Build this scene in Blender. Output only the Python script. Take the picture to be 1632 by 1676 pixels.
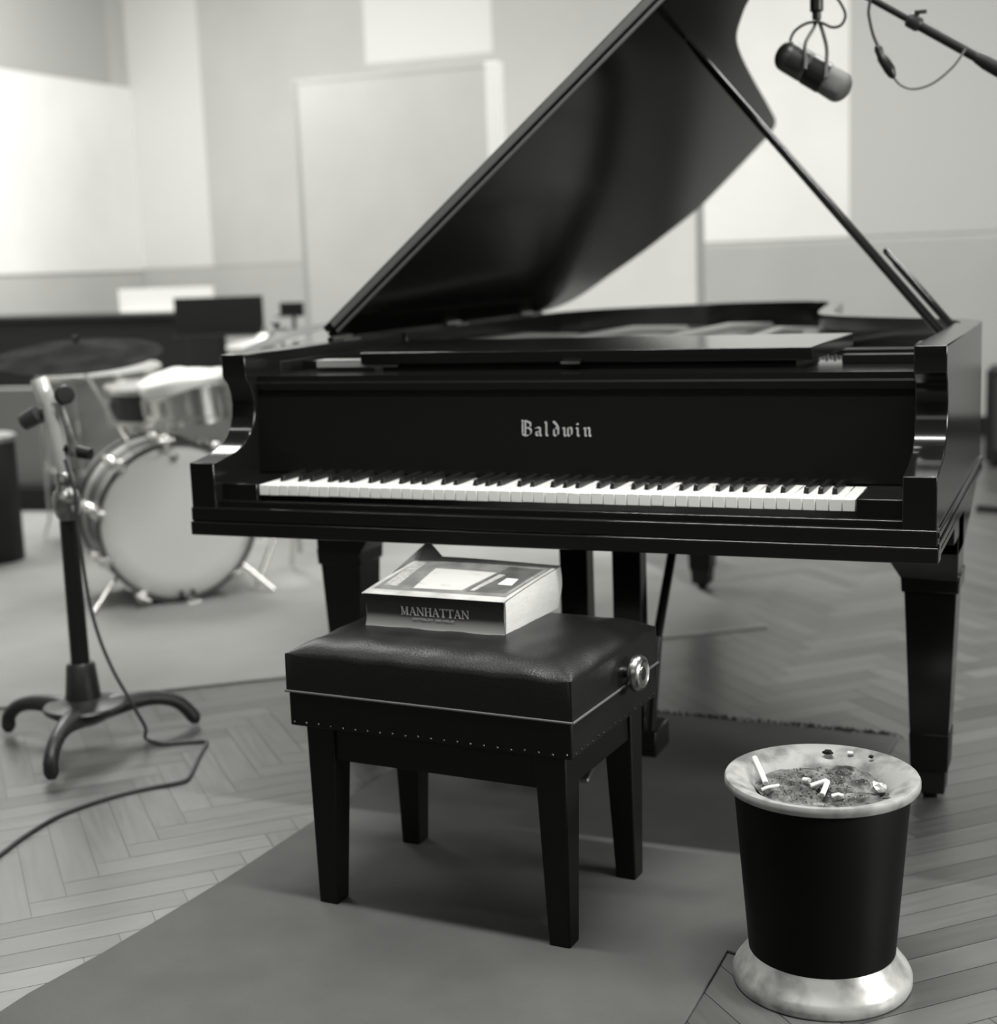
import bpy, math, random
from mathutils import Vector, Matrix
from math import sin, cos, pi, radians, sqrt, atan2, hypot
random.seed(7)
for o in list(bpy.data.objects):
    bpy.data.objects.remove(o, do_unlink=True)
S = bpy.context.scene
C = S.collection

# ------------------------------------------------------------------ camera
yaw, pitch, roll = 0.3903, 0.1672, -0.0376
F = Vector((-sin(yaw)*cos(pitch), cos(yaw)*cos(pitch), -sin(pitch)))
R0 = Vector((cos(yaw), sin(yaw), 0)); U0 = R0.cross(F)
Rr = cos(roll)*R0 + sin(roll)*U0; Uu = -sin(roll)*R0 + cos(roll)*U0
cam = bpy.data.cameras.new('camera'); camo = bpy.data.objects.new('camera', cam); C.objects.link(camo)
mw = Matrix((Rr, Uu, -F)).transposed().to_4x4(); mw.translation = Vector((1.0069, -2.6263, 1.1719))
camo.matrix_world = mw
cam.sensor_fit = 'VERTICAL'; cam.sensor_height = 56.0; cam.sensor_width = 54.5
cam.lens = 2415.8/1676*56.0
cam.clip_start = 0.05; cam.clip_end = 60
cam.dof.use_dof = True; cam.dof.focus_distance = 2.42; cam.dof.aperture_fstop = 4.2
S.camera = camo

# ------------------------------------------------------------------ view, world, lights
S.view_settings.view_transform = 'Standard'; S.view_settings.look = 'None'
S.view_settings.gamma = 1; S.view_settings.use_curve_mapping = False
S.view_settings.exposure = 0.0
w = bpy.data.worlds.new('world'); S.world = w; w.use_nodes = True
w.node_tree.nodes['Background'].inputs[0].default_value = (1, 1, .97, 1)
w.node_tree.nodes['Background'].inputs[1].default_value = 0.0

def area(name, loc, target, size, power, sy=None):
    l = bpy.data.lights.new(name, 'AREA'); l.energy = power; l.color = (1, 1, .965)
    l.shape = 'RECTANGLE'; l.size = size; l.size_y = sy or size
    o = bpy.data.objects.new(name, l); C.objects.link(o); o.location = loc
    d = Vector(target) - Vector(loc); o.rotation_euler = d.to_track_quat('-Z', 'Y').to_euler()
    return o
area('ceiling_light_left', (-3.9, 3.6, 4.05), (-3.9, 3.61, 0), 1.8, 280, 2.4)
area('ceiling_light_middle', (0.0, 4.4, 4.05), (0.0, 4.41, 0), 2.2, 80, 1.6)
area('ceiling_light_right', (1.6, 2.5, 4.05), (1.6, 2.51, 0), 1.2, 120, 1.6).data.spread = radians(160)
area('ceiling_strip_front_left', (-2.65, -1.25, 4.05), (-2.65, -1.24, 0), 1.5, 17, .10)
area('ceiling_strip_front_right', (.45, -.75, 4.05), (.45, -.74, 0), 2.2, 92, .12).data.spread = radians(125)
area('ceiling_strip_rear', (-.2, .75, 4.05), (-.2, .76, 0), 2.0, 15, .06)
area('front_fill_light', (-.2, -5.35, 3.1), (-.4, 1.0, .9), 6.4, 30, .8)  # unseen fill added behind the camera to brighten faces turned towards it
area('right_wall_light', (5.85, -.4, 2.1), (0.2, 0.2, .9), 2.6, 160, 1.2).data.spread = radians(120)

# ------------------------------------------------------------------ helpers
class M:
    def __init__(s): s.v = []; s.f = []
    def add(s, v, f):
        n = len(s.v); s.v += [tuple(p) for p in v]; s.f += [tuple(i+n for i in q) for q in f]; return s
    def box(s, x0, x1, y0, y1, z0, z1):
        return s.add([(x0,y0,z0),(x1,y0,z0),(x1,y1,z0),(x0,y1,z0),(x0,y0,z1),(x1,y0,z1),(x1,y1,z1),(x0,y1,z1)],
            [(0,3,2,1),(4,5,6,7),(0,1,5,4),(1,2,6,5),(2,3,7,6),(3,0,4,7)])
    def frust(s, cx, cy, z0, z1, a0, b0, a1, b1):
        v = [(cx+sx*a0, cy+sy*b0, z0) for sx, sy in ((-1,-1),(1,-1),(1,1),(-1,1))] + \
            [(cx+sx*a1, cy+sy*b1, z1) for sx, sy in ((-1,-1),(1,-1),(1,1),(-1,1))]
        return s.add(v, [(0,3,2,1),(4,5,6,7),(0,1,5,4),(1,2,6,5),(2,3,7,6),(3,0,4,7)])
    def prism(s, poly, fn0, fn1):
        n = len(poly)
        v = [fn0(*p) for p in poly] + [fn1(*p) for p in poly]
        f = [tuple(range(n))[::-1], tuple(range(n, 2*n))] + [(i, (i+1) % n, n+(i+1) % n, n+i) for i in range(n)]
        return s.add(v, f)
    def tube(s, pts, r, n=12, caps=True):
        P = [Vector(p) for p in pts]; m = len(P)
        rr = r if isinstance(r, (list, tuple)) else [r]*m
        up = None; v = []
        for i in range(m):
            d = (P[min(i+1, m-1)] - P[max(i-1, 0)]).normalized()
            if up is None:
                up = Vector((0,0,1)) if abs(d.z) < .9 else Vector((1,0,0))
            a = d.cross(up).normalized(); b = a.cross(d).normalized(); up = b
            for k in range(n):
                t = 2*pi*k/n; v.append(P[i] + (a*cos(t) + b*sin(t))*rr[i])
        f = [(i*n+k, i*n+(k+1) % n, (i+1)*n+(k+1) % n, (i+1)*n+k) for i in range(m-1) for k in range(n)]
        if caps: f += [tuple(range(n))[::-1], tuple(range((m-1)*n, m*n))]
        return s.add(v, f)
    def lathe(s, prof, n=48, at=(0,0,0), ax=(0,0,1), closed=False):
        q = Vector((0,0,1)).rotation_difference(Vector(ax).normalized()); A = Vector(at)
        v = []
        for r, z in prof:
            for k in range(n):
                t = 2*pi*k/n; v.append(A + q @ Vector((r*cos(t), r*sin(t), z)))
        m = len(prof)
        f = [(i*n+k, i*n+(k+1) % n, (i+1)*n+(k+1) % n, (i+1)*n+k) for i in range(m-1) for k in range(n)]
        if closed: f += [((m-1)*n+k, (m-1)*n+(k+1) % n, (k+1) % n, k) for k in range(n)]
        else:
            if prof[0][0] > 1e-6: f.append(tuple(range(n))[::-1])
            if prof[-1][0] > 1e-6: f.append(tuple(range((m-1)*n, m*n)))
        return s.add(v, f)
    def torus(s, R, r, at=(0,0,0), ax=(0,0,1), n=48, m=10):
        return s.lathe([(R + r*cos(2*pi*k/m), r*sin(2*pi*k/m)) for k in range(m)], n, at, ax, closed=True)

def smoothline(pts, k=6, closed=False):
    P = [Vector(p) for p in pts]; n = len(P); out = []
    rng = range(n) if closed else range(n-1)
    for i in rng:
        if closed: p0, p1, p2, p3 = P[(i-1) % n], P[i], P[(i+1) % n], P[(i+2) % n]
        else: p0, p1, p2, p3 = P[max(i-1,0)], P[i], P[i+1], P[min(i+2,n-1)]
        for j in range(k):
            t = j/k
            out.append(.5*((2*p1) + (p2-p0)*t + (2*p0-5*p1+4*p2-p3)*t*t + (3*p1-p0-3*p2+p3)*t**3))
    if not closed: out.append(P[-1])
    return out

def part(name, m, mat, parent=None, bevel=0, smooth=None, loc=None, label=None, seg=2):
    me = bpy.data.meshes.new(name); me.from_pydata(m.v, [], m.f); me.update()
    import bmesh
    b = bmesh.new(); b.from_mesh(me); bmesh.ops.recalc_face_normals(b, faces=b.faces); b.to_mesh(me); b.free()
    if mat: me.materials.append(mat)
    o = bpy.data.objects.new(name, me); C.objects.link(o)
    if parent: o.parent = parent
    if loc: o.location = loc
    if smooth is not None:
        for p in me.polygons: p.use_smooth = True
        me.set_sharp_from_angle(angle=radians(smooth))
    if bevel:
        bv = o.modifiers.new('bevel', 'BEVEL'); bv.width = bevel; bv.segments = seg; bv.limit_method = 'ANGLE'; bv.angle_limit = radians(35)
        for p in me.polygons: p.use_smooth = True
        me.set_sharp_from_angle(angle=radians(35)) if smooth is None else None
    if label: o['label'] = label
    return o
def thing(name, label, cat, loc=(0,0,0), rz=0, group=None):
    o = bpy.data.objects.new(name, None); C.objects.link(o); o.location = loc; o.rotation_euler = (0,0,rz)
    o.empty_display_size = .1
    return tag(o, label, cat, group)
def tag(o, label, cat, group=None, kind=None):
    o['label'] = label; o['category'] = cat
    if group: o['group'] = group
    if kind: o['kind'] = kind
    return o
def struct(name, m, mat, **k):
    o = part(name, m, mat, **k); o['kind'] = 'structure'; return o

TINT = (1, 1, .968)
def mat(name, v, rough=.5, metal=0, coat=0, spec=.5, bump=0, bscale=60, var=0, vscale=6, sheen=0, stretch=None, coat_rough=.05, v2=None, ramp=(.35,.65)):
    m = bpy.data.materials.new(name); m.use_nodes = True; nt = m.node_tree; b = nt.nodes['Principled BSDF']
    b.inputs['Base Color'].default_value = (v*TINT[0], v*TINT[1], v*TINT[2], 1)
    b.inputs['Roughness'].default_value = rough; b.inputs['Metallic'].default_value = metal
    b.inputs['Coat Weight'].default_value = coat; b.inputs['Coat Roughness'].default_value = coat_rough
    b.inputs['Specular IOR Level'].default_value = spec; b.inputs['Sheen Weight'].default_value = sheen
    tc = nt.nodes.new('ShaderNodeTexCoord'); mp = nt.nodes.new('ShaderNodeMapping')
    nt.links.new(tc.outputs['Object'], mp.inputs['Vector'])
    if stretch: mp.inputs['Scale'].default_value = stretch
    if var:
        n = nt.nodes.new('ShaderNodeTexNoise'); n.inputs['Scale'].default_value = vscale; n.inputs['Detail'].default_value = 5
        nt.links.new(mp.outputs['Vector'], n.inputs['Vector'])
        r = nt.nodes.new('ShaderNodeValToRGB')
        hi = v2 if v2 is not None else v*(1+var); lo = v if v2 is not None else v*(1-var)
        r.color_ramp.elements[0].position = ramp[0]; r.color_ramp.elements[1].position = ramp[1]
        r.color_ramp.elements[0].color = (lo, lo, lo*.968, 1); r.color_ramp.elements[1].color = (hi, hi, hi*.968, 1)
        nt.links.new(n.outputs['Fac'], r.inputs['Fac']); nt.links.new(r.outputs['Color'], b.inputs['Base Color'])
    if bump:
        n = nt.nodes.new('ShaderNodeTexNoise'); n.inputs['Scale'].default_value = bscale; n.inputs['Detail'].default_value = 4
        nt.links.new(mp.outputs['Vector'], n.inputs['Vector'])
        bp = nt.nodes.new('ShaderNodeBump'); bp.inputs['Strength'].default_value = bump; bp.inputs['Distance'].default_value = .002
        nt.links.new(n.outputs['Fac'], bp.inputs['Height']); nt.links.new(bp.outputs['Normal'], b.inputs['Normal'])
    return m

LACQ = mat('black_lacquer', .0075, rough=.14, spec=.4, bump=.008, bscale=6)
SATIN = mat('satin_black_wood', .007, rough=.4, spec=.22)
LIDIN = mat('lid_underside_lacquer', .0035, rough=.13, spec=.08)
IVORY = mat('ivory', .88, rough=.3)
EBONY = mat('ebony', .008, rough=.3)
BRASS = mat('pale_brass', .50, rough=.3, metal=1)
INLAY = mat('letter_inlay', .42, rough=.5)
PLATE = mat('bronze_painted_iron', .30, rough=.28, metal=.5, bump=.1)
SBOARD = mat('spruce_soundboard', .30, rough=.4, var=.2, vscale=30, stretch=(1,.05,1))
FELT = mat('dark_felt', .02, rough=.95)
CHROME = mat('chrome', .80, rough=.27, metal=1)
DCHROME = mat('worn_chrome', .35, rough=.35, metal=1, var=.3, vscale=40)
STEEL = mat('steel_string', .35, rough=.35, metal=1)
BLACKP = mat('black_paint', .012, rough=.5, spec=.3, bump=.1)
CAST = mat('dark_cast_iron', .016, rough=.42, bump=.4, bscale=120)
LEATHER = mat('black_leather', .0055, rough=.38, spec=.4, bump=.35, bscale=260)
LEATHER_SIDE = mat('black_upholstery_side', .006, rough=.6, spec=.25, bump=.2, bscale=200)
PIPING = mat('worn_piping', .10, rough=.5)
PAPER = mat('page_edges', .76, rough=.8, var=.12, vscale=20, stretch=(2, 2, 160), bump=.6, bscale=40)
WHITE = mat('white_cloth', .88, rough=.9, bump=.3, bscale=20)
RUBBER = mat('black_rubber', .02, rough=.7)

# ------------------------------------------------------------------ room shell
XL, XR, YB, YF, ZC = -5.82, 6.0, 7.0, -5.6, 4.2
WALLG = mat('painted_wall', .52, rough=.85, var=.03, vscale=2)
WALLW = mat('white_acoustic_panel', .86, rough=.85, var=.03, vscale=2)
WALLL = mat('grey_acoustic_panel', .50, rough=.85, var=.03, vscale=2)
WALLD = mat('dado_paint', .45, rough=.7, var=.03, vscale=2)
WALLF = mat('dark_curtained_wall', .05, rough=.95)
WALLR = mat('right_wall_paint', .30, rough=.85)
CEIL = mat('ceiling_tile', .25, rough=.9)
T = .12
struct('wall_back', M().box(XL-T, XR+T, YB, YB+T, 0, ZC), WALLG)
struct('wall_left', M().box(XL-T, XL, YF, YB, 0, ZC), WALLG)
struct('wall_right', M().box(XR, XR+T, YF, YB, 0, ZC), WALLR)
struct('wall_front', M().box(XL-T, XR+T, YF-T, YF, 0, ZC), WALLF)
struct('ceiling', M().box(XL-T, XR+T, YF-T, YB+T, ZC, ZC+T), CEIL)

def floor():
    me = bpy.data.meshes.new('floor')
    wd, L, ang = .070, 5, radians(43.8)
    a = Vector((cos(ang), sin(ang))); b = Vector((-sin(ang), cos(ang)))
    org = Vector((-.80, -.075)); g = .0007
    V = []; Fc = []; col = []; uv = []
    n = 150
    x0, x1, y0, y1 = XL, XR, YF, YB
    for y in range(-n, n):
        for x in range(-n, n):
            k = (x-y) % (2*L)
            if k == 0: u0, u1, v0, v1, hor = x, x+L, y, y+1, 1
            elif k == 2*L-1: u0, u1, v0, v1, hor = x, x+1, y, y+L, 0
            else: continue
            c = org + a*(u0+u1)/2*wd + b*(v0+v1)/2*wd
            if not (x0-.05 < c.x < x1+.05 and y0+1.5 < c.y < y1+.05): continue
            pu0, pu1, pv0, pv1 = u0*wd+g, u1*wd-g, v0*wd+g, v1*wd-g
            i = len(V)
            for (pu, pv) in ((pu0,pv0),(pu1,pv0),(pu1,pv1),(pu0,pv1)):
                q = org + a*pu + b*pv; V.append((q.x, q.y, 0))
            Fc.append((i, i+1, i+2, i+3))
            t = random.gauss(0, 1); s = random.random()*9
            tone = max(.25, min(.9, .55+.085*t))
            col += [(tone, s/9, hor, 1)]*4
            if hor: uv += [(pu0, pv0+s), (pu1, pv0+s), (pu1, pv1+s), (pu0, pv1+s)]
            else: uv += [(pv0+s*2, pu0), (pv0+s*2, pu1), (pv1+s*2, pu1), (pv1+s*2, pu0)]
    i = len(V); V += [(x0-T,y0-T,-.0012),(x1+T,y0-T,-.0012),(x1+T,y1+T,-.0012),(x0-T,y1+T,-.0012),
                      (x0-T,y0-T,-.12),(x1+T,y0-T,-.12),(x1+T,y1+T,-.12),(x0-T,y1+T,-.12)]
    Fc += [(i,i+1,i+2,i+3),(i+7,i+6,i+5,i+4),(i,i+4,i+5,i+1),(i+1,i+5,i+6,i+2),(i+2,i+6,i+7,i+3),(i+3,i+7,i+4,i)]
    col += [(.06,0,0,1)]*24; uv += [(0,0)]*24
    me.from_pydata(V, [], Fc); me.update()
    ca = me.color_attributes.new('plank', 'FLOAT_COLOR', 'CORNER')
    ul = me.uv_layers.new(name='grain')
    for j in range(len(me.loops)): ca.data[j].color = col[j]; ul.data[j].uv = uv[j]
    m = bpy.data.materials.new('oak_parquet'); m.use_nodes = True; nt = m.node_tree; bs = nt.nodes['Principled BSDF']
    at = nt.nodes.new('ShaderNodeAttribute'); at.attribute_name = 'plank'
    sp = nt.nodes.new('ShaderNodeSeparateColor'); nt.links.new(at.outputs['Color'], sp.inputs[0])
    uvn = nt.nodes.new('ShaderNodeUVMap'); uvn.uv_map = 'grain'
    mp = nt.nodes.new('ShaderNodeMapping'); mp.inputs['Scale'].default_value = (5, 70, 1)
    nt.links.new(uvn.outputs['UV'], mp.inputs['Vector'])
    nz = nt.nodes.new('ShaderNodeTexNoise'); nz.inputs['Scale'].default_value = 1; nz.inputs['Detail'].default_value = 6
    nt.links.new(mp.outputs['Vector'], nz.inputs['Vector'])
    n2 = nt.nodes.new('ShaderNodeTexNoise'); n2.inputs['Scale'].default_value = 2.2; n2.inputs['Detail'].default_value = 4
    tc = nt.nodes.new('ShaderNodeTexCoord'); nt.links.new(tc.outputs['Object'], n2.inputs['Vector'])
    def mth(op, a_, b_):
        q = nt.nodes.new('ShaderNodeMath'); q.operation = op
        for k_, z_ in enumerate((a_, b_)):
            if isinstance(z_, (int, float)): q.inputs[k_].default_value = z_
            else: nt.links.new(z_, q.inputs[k_])
        return q.outputs[0]
    gr = mth('ADD', mth('MULTIPLY', nz.outputs['Fac'], .5), .75)
    st = mth('ADD', mth('MULTIPLY', n2.outputs['Fac'], .5), .75)
    val = mth('MULTIPLY', mth('MULTIPLY', mth('MULTIPLY', sp.outputs[0], gr), st), .165)
    cc = nt.nodes.new('ShaderNodeCombineColor')
    nt.links.new(val, cc.inputs[0]); nt.links.new(val, cc.inputs[1]); nt.links.new(mth('MULTIPLY', val, .965), cc.inputs[2])
    nt.links.new(cc.outputs[0], bs.inputs['Base Color'])
    nt.links.new(mth('ADD', mth('MULTIPLY', nz.outputs['Fac'], .15), .27), bs.inputs['Roughness'])
    bp = nt.nodes.new('ShaderNodeBump'); bp.inputs['Strength'].default_value = .15; bp.inputs['Distance'].default_value = .001
    nt.links.new(nz.outputs['Fac'], bp.inputs['Height']); nt.links.new(bp.outputs['Normal'], bs.inputs['Normal'])
    me.materials.append(m)
    o = bpy.data.objects.new('floor', me); C.objects.link(o); o['kind'] = 'structure'
floor()

# wall panels (fixed acoustic panels of different tones)
def wpanel(x0, x1, z0, z1, m, label, d=.03):
    d = .006+d*.1
    o = part('acoustic_panel', M().box(x0, x1, YB-d-.001, YB-.001, z0, z1), m)
    tag(o, label, 'wall panel', 'acoustic panels on the walls'); return o
wpanel(-5.82, -5.1875, 1.225, 4.15, mat('off_white_panel', .68, rough=.85), 'tall white panel on the back wall beside the left corner')
wpanel(-5.1873, -3.8275, 1.225, 4.15, WALLL, 'tall light grey panel on the back wall left of the free-standing screen', .02)
wpanel(-3.8273, -2.8675, 2.5775, 4.15, mat('cream_panel', .70, rough=.85), 'white panel high on the back wall above the free-standing screen', .03)
wpanel(-3.8273, -2.8675, 1.225, 2.5773, WALLL, 'light grey panel low on the back wall behind the free-standing screen', .02)
wpanel(-2.8673, -1.5175, 1.23, 4.15, WALLL, 'grey panel on the back wall left of the raised piano lid', .02)
wpanel(-1.5173, -.4875, 1.25, 4.15, WALLW, 'bright white panel on the back wall behind the hanging microphone', .04)
wpanel(-.4873, 5.98, 1.25, 4.15, mat('light_grey_panel', .54, rough=.85), 'grey panel on the back wall behind the microphone boom', .02)
struct('trim_1', M().box(XL, XR, YB-.015, YB, .12, 1.22), WALLD)
struct('baseboard_back', M().box(XL, XR, YB-.03, YB, 0, .12), BLACKP)
def lpanel(y0, y1, z0, z1, m, label, d=.03):
    d = .006+d*.1
    o = part('acoustic_panel', M().box(XL+.001, XL+d+.001, y0, y1, z0, z1), m); tag(o, label, 'wall panel', 'acoustic panels on the walls')
lpanel(3.2, 6.995, 1.215, 2.5675, WALLW, 'wide white panel on the left wall behind the drum kit')
lpanel(3.2, 6.74, 2.568, 4.1, mat('dark_grey_panel', .44, rough=.85), 'grey upper panel on the left wall above the wide white one', .06)

# free-standing screens
SCR = mat('screen_fabric', .50, rough=.9, bump=.2, bscale=90, var=.03, vscale=3)
SCR2 = mat('pale_screen_fabric', .74, rough=.9, bump=.2, bscale=90, var=.03, vscale=3)
SFR = mat('screen_frame_paint', .36, rough=.6)
def screen(x0, x1, y, z1, m, label, post=.025, wide=0):
    t = thing('studio_screen', label, 'screen', ((x0+x1)/2, y, 0), 0)
    h = (x1-x0)/2
    part('panel', M().box(-h+post, h-(wide or post), -.03, .03, .06, z1-.02), m, t)
    for s in (-1, 1):
        pw = wide if (wide and s > 0) else post
        part('side_post', M().box(s*h-pw*(s > 0), s*h+pw*(s < 0), -.034, .034, .06, z1), SCR2 if pw == wide else SFR, t, bevel=.003)
        part('foot', M().box(s*(h-.15)-.03, s*(h-.15)+.03, -.22, .22, 0, .06), SFR, t, bevel=.004)
    part('top_rail', M().box(-h+post, h-(wide or post), -.032, .032, z1-.02, z1), m, t)
screen(-3.0, -1.823, 4.5, 2.165, SCR, 'tall grey free-standing screen left of the raised piano lid', .025, .072)
screen(-1.80, -.80, 4.5, 1.62, SCR2, 'lower pale free-standing screen seen beneath the raised piano lid')

# ------------------------------------------------------------------ carpets
def slab(poly, z0, z1): return M().prism(poly, lambda x, y: (x, y, z0), lambda x, y: (x, y, z1))
RUG = mat('grey_carpet', .080, rough=.97, var=.10, vscale=5, bump=.5, bscale=500)
rp = [(-.655,-1.7),(-.613,-.82),(-.585,-.66),(-.567,-.50),(-.548,-.31),(-.525,.1),(-.508,.42),(-.475,.965)]
e = [(-.475,.965)]
for i in range(1, 60):
    t = i/60; e.append((-.475+1.05*t, .955-.05*t+random.uniform(-.006,.006)))
e += [(.578,.905),(.545,.3),(.50,-.29),(.472,-.325),(.447,-.317),(.446,-.40),(.441,-.57),(.42,-1.0),(.40,-1.7)]
rug = thing('carpet', 'grey carpet with a frayed edge beneath the leather bench', 'carpet', (0,0,0))
part('carpet_pile', slab(rp + e[1:], 0.0002, .007), RUG, rug, bevel=.002)
fr = M(); random.seed(3)
for i in range(330):
    t = random.random(); dens = 1 if t > .35 else .6
    x = -.47+1.045*t; y = .953-.05*t
    L = random.uniform(.006, .022)*dens*(1.5 if .6 < t else 1); a = random.gauss(pi/2, .7)
    fr.tube([(x, y-.004, .006), (x+.4*L*cos(a), y+.4*L*sin(a), .010+random.random()*.006), (x+L*cos(a), y+L*sin(a), .002)], .0011, 4)
fo = part('fringe', fr, mat('dark_fringe', .02, rough=1), rug, label='dark frayed threads'); fo['kind'] = 'stuff'
DRUG = mat('pale_carpet', .26, rough=.95, var=.07, vscale=3, bump=.5, bscale=400)
dx, dy = .798, .603
p0 = (-4.2, -1.31); p1 = (.05, 1.905)
o = part('carpet', slab([p0, p1, (.05-1.8*dy, 1.905+1.8*dx), (-2.9, 4.2), (-5.5, 4.2), (-5.5, .41)], .0002, .008), DRUG, bevel=.002)
tag(o, 'large pale carpet spread beneath the drum kit', 'carpet')

# ------------------------------------------------------------------ grand piano
pn = thing('grand_piano', 'black grand piano with raised lid and open keyboard', 'piano', (0,0,0))
W = .754
prof = [(-.036,.640),(-.036,.783),(.028,.790),(.062,.797),(.090,.807),(.112,.822),(.128,.840),(.138,.862),(.142,.888),(.139,.912),(.130,.932),(.114,.947),(.112,.952),(.112,.998),(.90,.998),(.90,.655),(.26,.640)]
for s in (-1, 1):
    m = M().prism(prof, lambda y, z: (s*W, y, z), lambda y, z: (s*(W-.058), y, z))
    part('arm', m, LACQ, pn, bevel=.0022, smooth=30)
# rim
op = [(.754,.24),(.754,.55),(.754,.90),(.744,1.0),(.71,1.09),(.64,1.175),(.55,1.255),(.46,1.34),(.39,1.43),(.335,1.54),(.295,1.69),(.268,1.87),(.24,2.10),(.215,2.33),(.19,2.50),(.15,2.62),(.08,2.69),(-.05,2.735),(-.2,2.745),(-.33,2.70),(-.45,2.60),(-.57,2.49),(-.67,2.37),(-.73,2.22),(-.754,2.05),(-.754,1.4),(-.754,.8),(-.754,.24)]
ol = smoothline([(x, y, 0) for x, y in op], 4)
N = len(ol)
def offs(d):
    out = []
    for i in range(N):
        t = (ol[min(i+1,N-1)] - ol[max(i-1,0)]).normalized(); n_ = Vector((-t.y, t.x, 0))
        out.append(ol[i] + n_*d)
    return out
il = offs(.045)
def ring(outer, inner, z0, z1):
    m = M(); n = len(outer)
    v = [(p.x,p.y,z0) for p in outer]+[(p.x,p.y,z1) for p in outer]+[(p.x,p.y,z0) for p in inner]+[(p.x,p.y,z1) for p in inner]
    f = []
    for i in range(n-1):
        f += [(i,i+1,n+i+1,n+i),(2*n+i+1,2*n+i,3*n+i,3*n+i+1),(n+i,n+i+1,3*n+i+1,3*n+i),(i+1,i,2*n+i,2*n+i+1)]
    f += [(0,n,3*n,2*n),(n-1,3*n-1,4*n-1,2*n-1)]
    return m.add(v, f)
K0 = [i for i in range(N) if ol[i].y >= .895]; ka, kb_ = K0[0], K0[-1]+1
part('rim', ring(ol[ka:kb_], il[ka:kb_], .655, .998), LACQ, pn, smooth=35, bevel=.002)
part('rim_molding', ring(offs(-.005)[ka:kb_], offs(.002)[ka:kb_], .662, .684), LACQ, pn, smooth=35, bevel=.0015)
sbp = [(p.x, p.y) for p in offs(.04)]
part('soundboard', M().prism(sbp, lambda x, y: (x, y, .850), lambda x, y: (x, y, .860)), SBOARD, pn)
# iron plate with struts
plp = [(p.x, p.y) for p in offs(.07) if p.y > .62]
part('iron_plate', M().prism(plp, lambda x, y: (x, y, .898), lambda x, y: (x, y, .910)), PLATE, pn, bevel=.003)
for k, (xa, xb, yb) in enumerate(((-.70,-.62,2.1),(-.42,-.36,2.5),(-.10,-.08,2.6),(.20,.10,2.2),(.48,.30,1.45),(.68,.60,1.02))):
    m = M().tube([(xa,.64,.928),(xa*.7+xb*.3,.64+.3*(yb-.64),.948),(xa*.3+xb*.7,.64+.7*(yb-.64),.944),(xb,yb,.915)], .014, 10)
    part('plate_strut', m, PLATE, pn, smooth=60)
st = M()
for i in range(60):
    t = i/59; x = -.66+1.30*t; ye = 2.35-1.3*min(1, t*1.05)**.8
    st.tube([(x,.66,.925),(x-.10*(1-t)-.02, max(ye,1.0),.925)], .0012, 4, caps=False)
so = part('strings', st, STEEL, pn); so['kind'] = 'stuff'
tp = M()
for i in range(80):
    for j in range(3):
        tp.tube([(-.66+1.32*i/79+.004*j, .50+.03*j, .925),(-.66+1.32*i/79+.004*j, .50+.03*j, .953)], .0035, 6)
to = part('tuning_pins', tp, STEEL, pn); to['kind'] = 'stuff'
part('pin_block', M().box(-.705, .705, .42, .64, .88, .926), PLATE, pn, bevel=.004)
part('damper_rail', M().box(-.69, .69, .66, .70, .935, .958), SATIN, pn, bevel=.002)
# keybed, key slip, fallboard, cheeks
part('keybed', M().box(-W, W, -.026, .62, .631, .672), LACQ, pn, bevel=.002)
part('keybed_molding', M().box(-W-.004, W+.004, -.041, .0, .631, .660).box(-W-.002, W+.002, -.0385, -.0, .661, .690), LACQ, pn, bevel=.0025)
part('side_molding', M().box(W, W+.005, -.036, .95, .655, .668).box(W, W+.005, -.036, .95, .676, .688), LACQ, pn, bevel=.0015, label='raised strip along the right side')
part('key_slip', M().box(-W+.058, W-.058, -.022, -.004, .672, .703), LACQ, pn, bevel=.0022)
part('key_slip_molding', M().box(-W+.058, W-.058, -.034, -.018, .672, .688), LACQ, pn, bevel=.0025)
for s in (-1, 1):
    part('cheek_block', M().box(min(s*.613, s*.696), max(s*.613, s*.696), -.006, .155, .674, .737), LACQ, pn, bevel=.002)
fbp = [(.146,.741),(.150,.80),(.154,.86),(.158,.912),(.158,.916),(.153,.918),(.153,.932),(.157,.936),(.158,.948),(.60,.948),(.60,.93),(.18,.93),(.172,.741)]
fb = part('fallboard', M().prism(fbp, lambda y, z: (-.696, y, z), lambda y, z: (.696, y, z)), LACQ, pn, smooth=30)
part('key_felt', M().box(-.611, .611, .10, .146, .726, .7345), FELT, pn)
kx = .0235
wk = M().box(.0005, kx-.0005, 0, .150, .713, .735)
first = None
for i in range(52):
    x = -.611 + i*kx
    if first is None: o = first = part('white_key', wk, IVORY, pn, bevel=.0011)
    else: o = first.copy(); C.objects.link(o); o.parent = pn
    o.location = (x, 0, random.uniform(-.0005, .0003))
bk = M().add([(-.0052,.050,.734),(.0052,.050,.734),(.0058,.150,.734),(-.0058,.150,.734),(-.0042,.056,.7465),(.0042,.056,.7465),(.0045,.150,.7475),(-.0045,.150,.7475)],
    [(0,3,2,1),(4,5,6,7),(0,1,5,4),(1,2,6,5),(2,3,7,6),(3,0,4,7)])
first = None
for i in range(51):
    nt_ = 'ABCDEFG'[i % 7]
    if nt_ in 'BE': continue
    x = -.611 + (i+1)*kx + {'A':.002,'C':-.002,'D':.002,'F':-.0025,'G':0}[nt_]
    if first is None: o = first = part('black_key', bk, EBONY, pn, bevel=.0012)
    else: o = first.copy(); C.objects.link(o); o.parent = pn
    o.location = (x, 0, 0)
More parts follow.
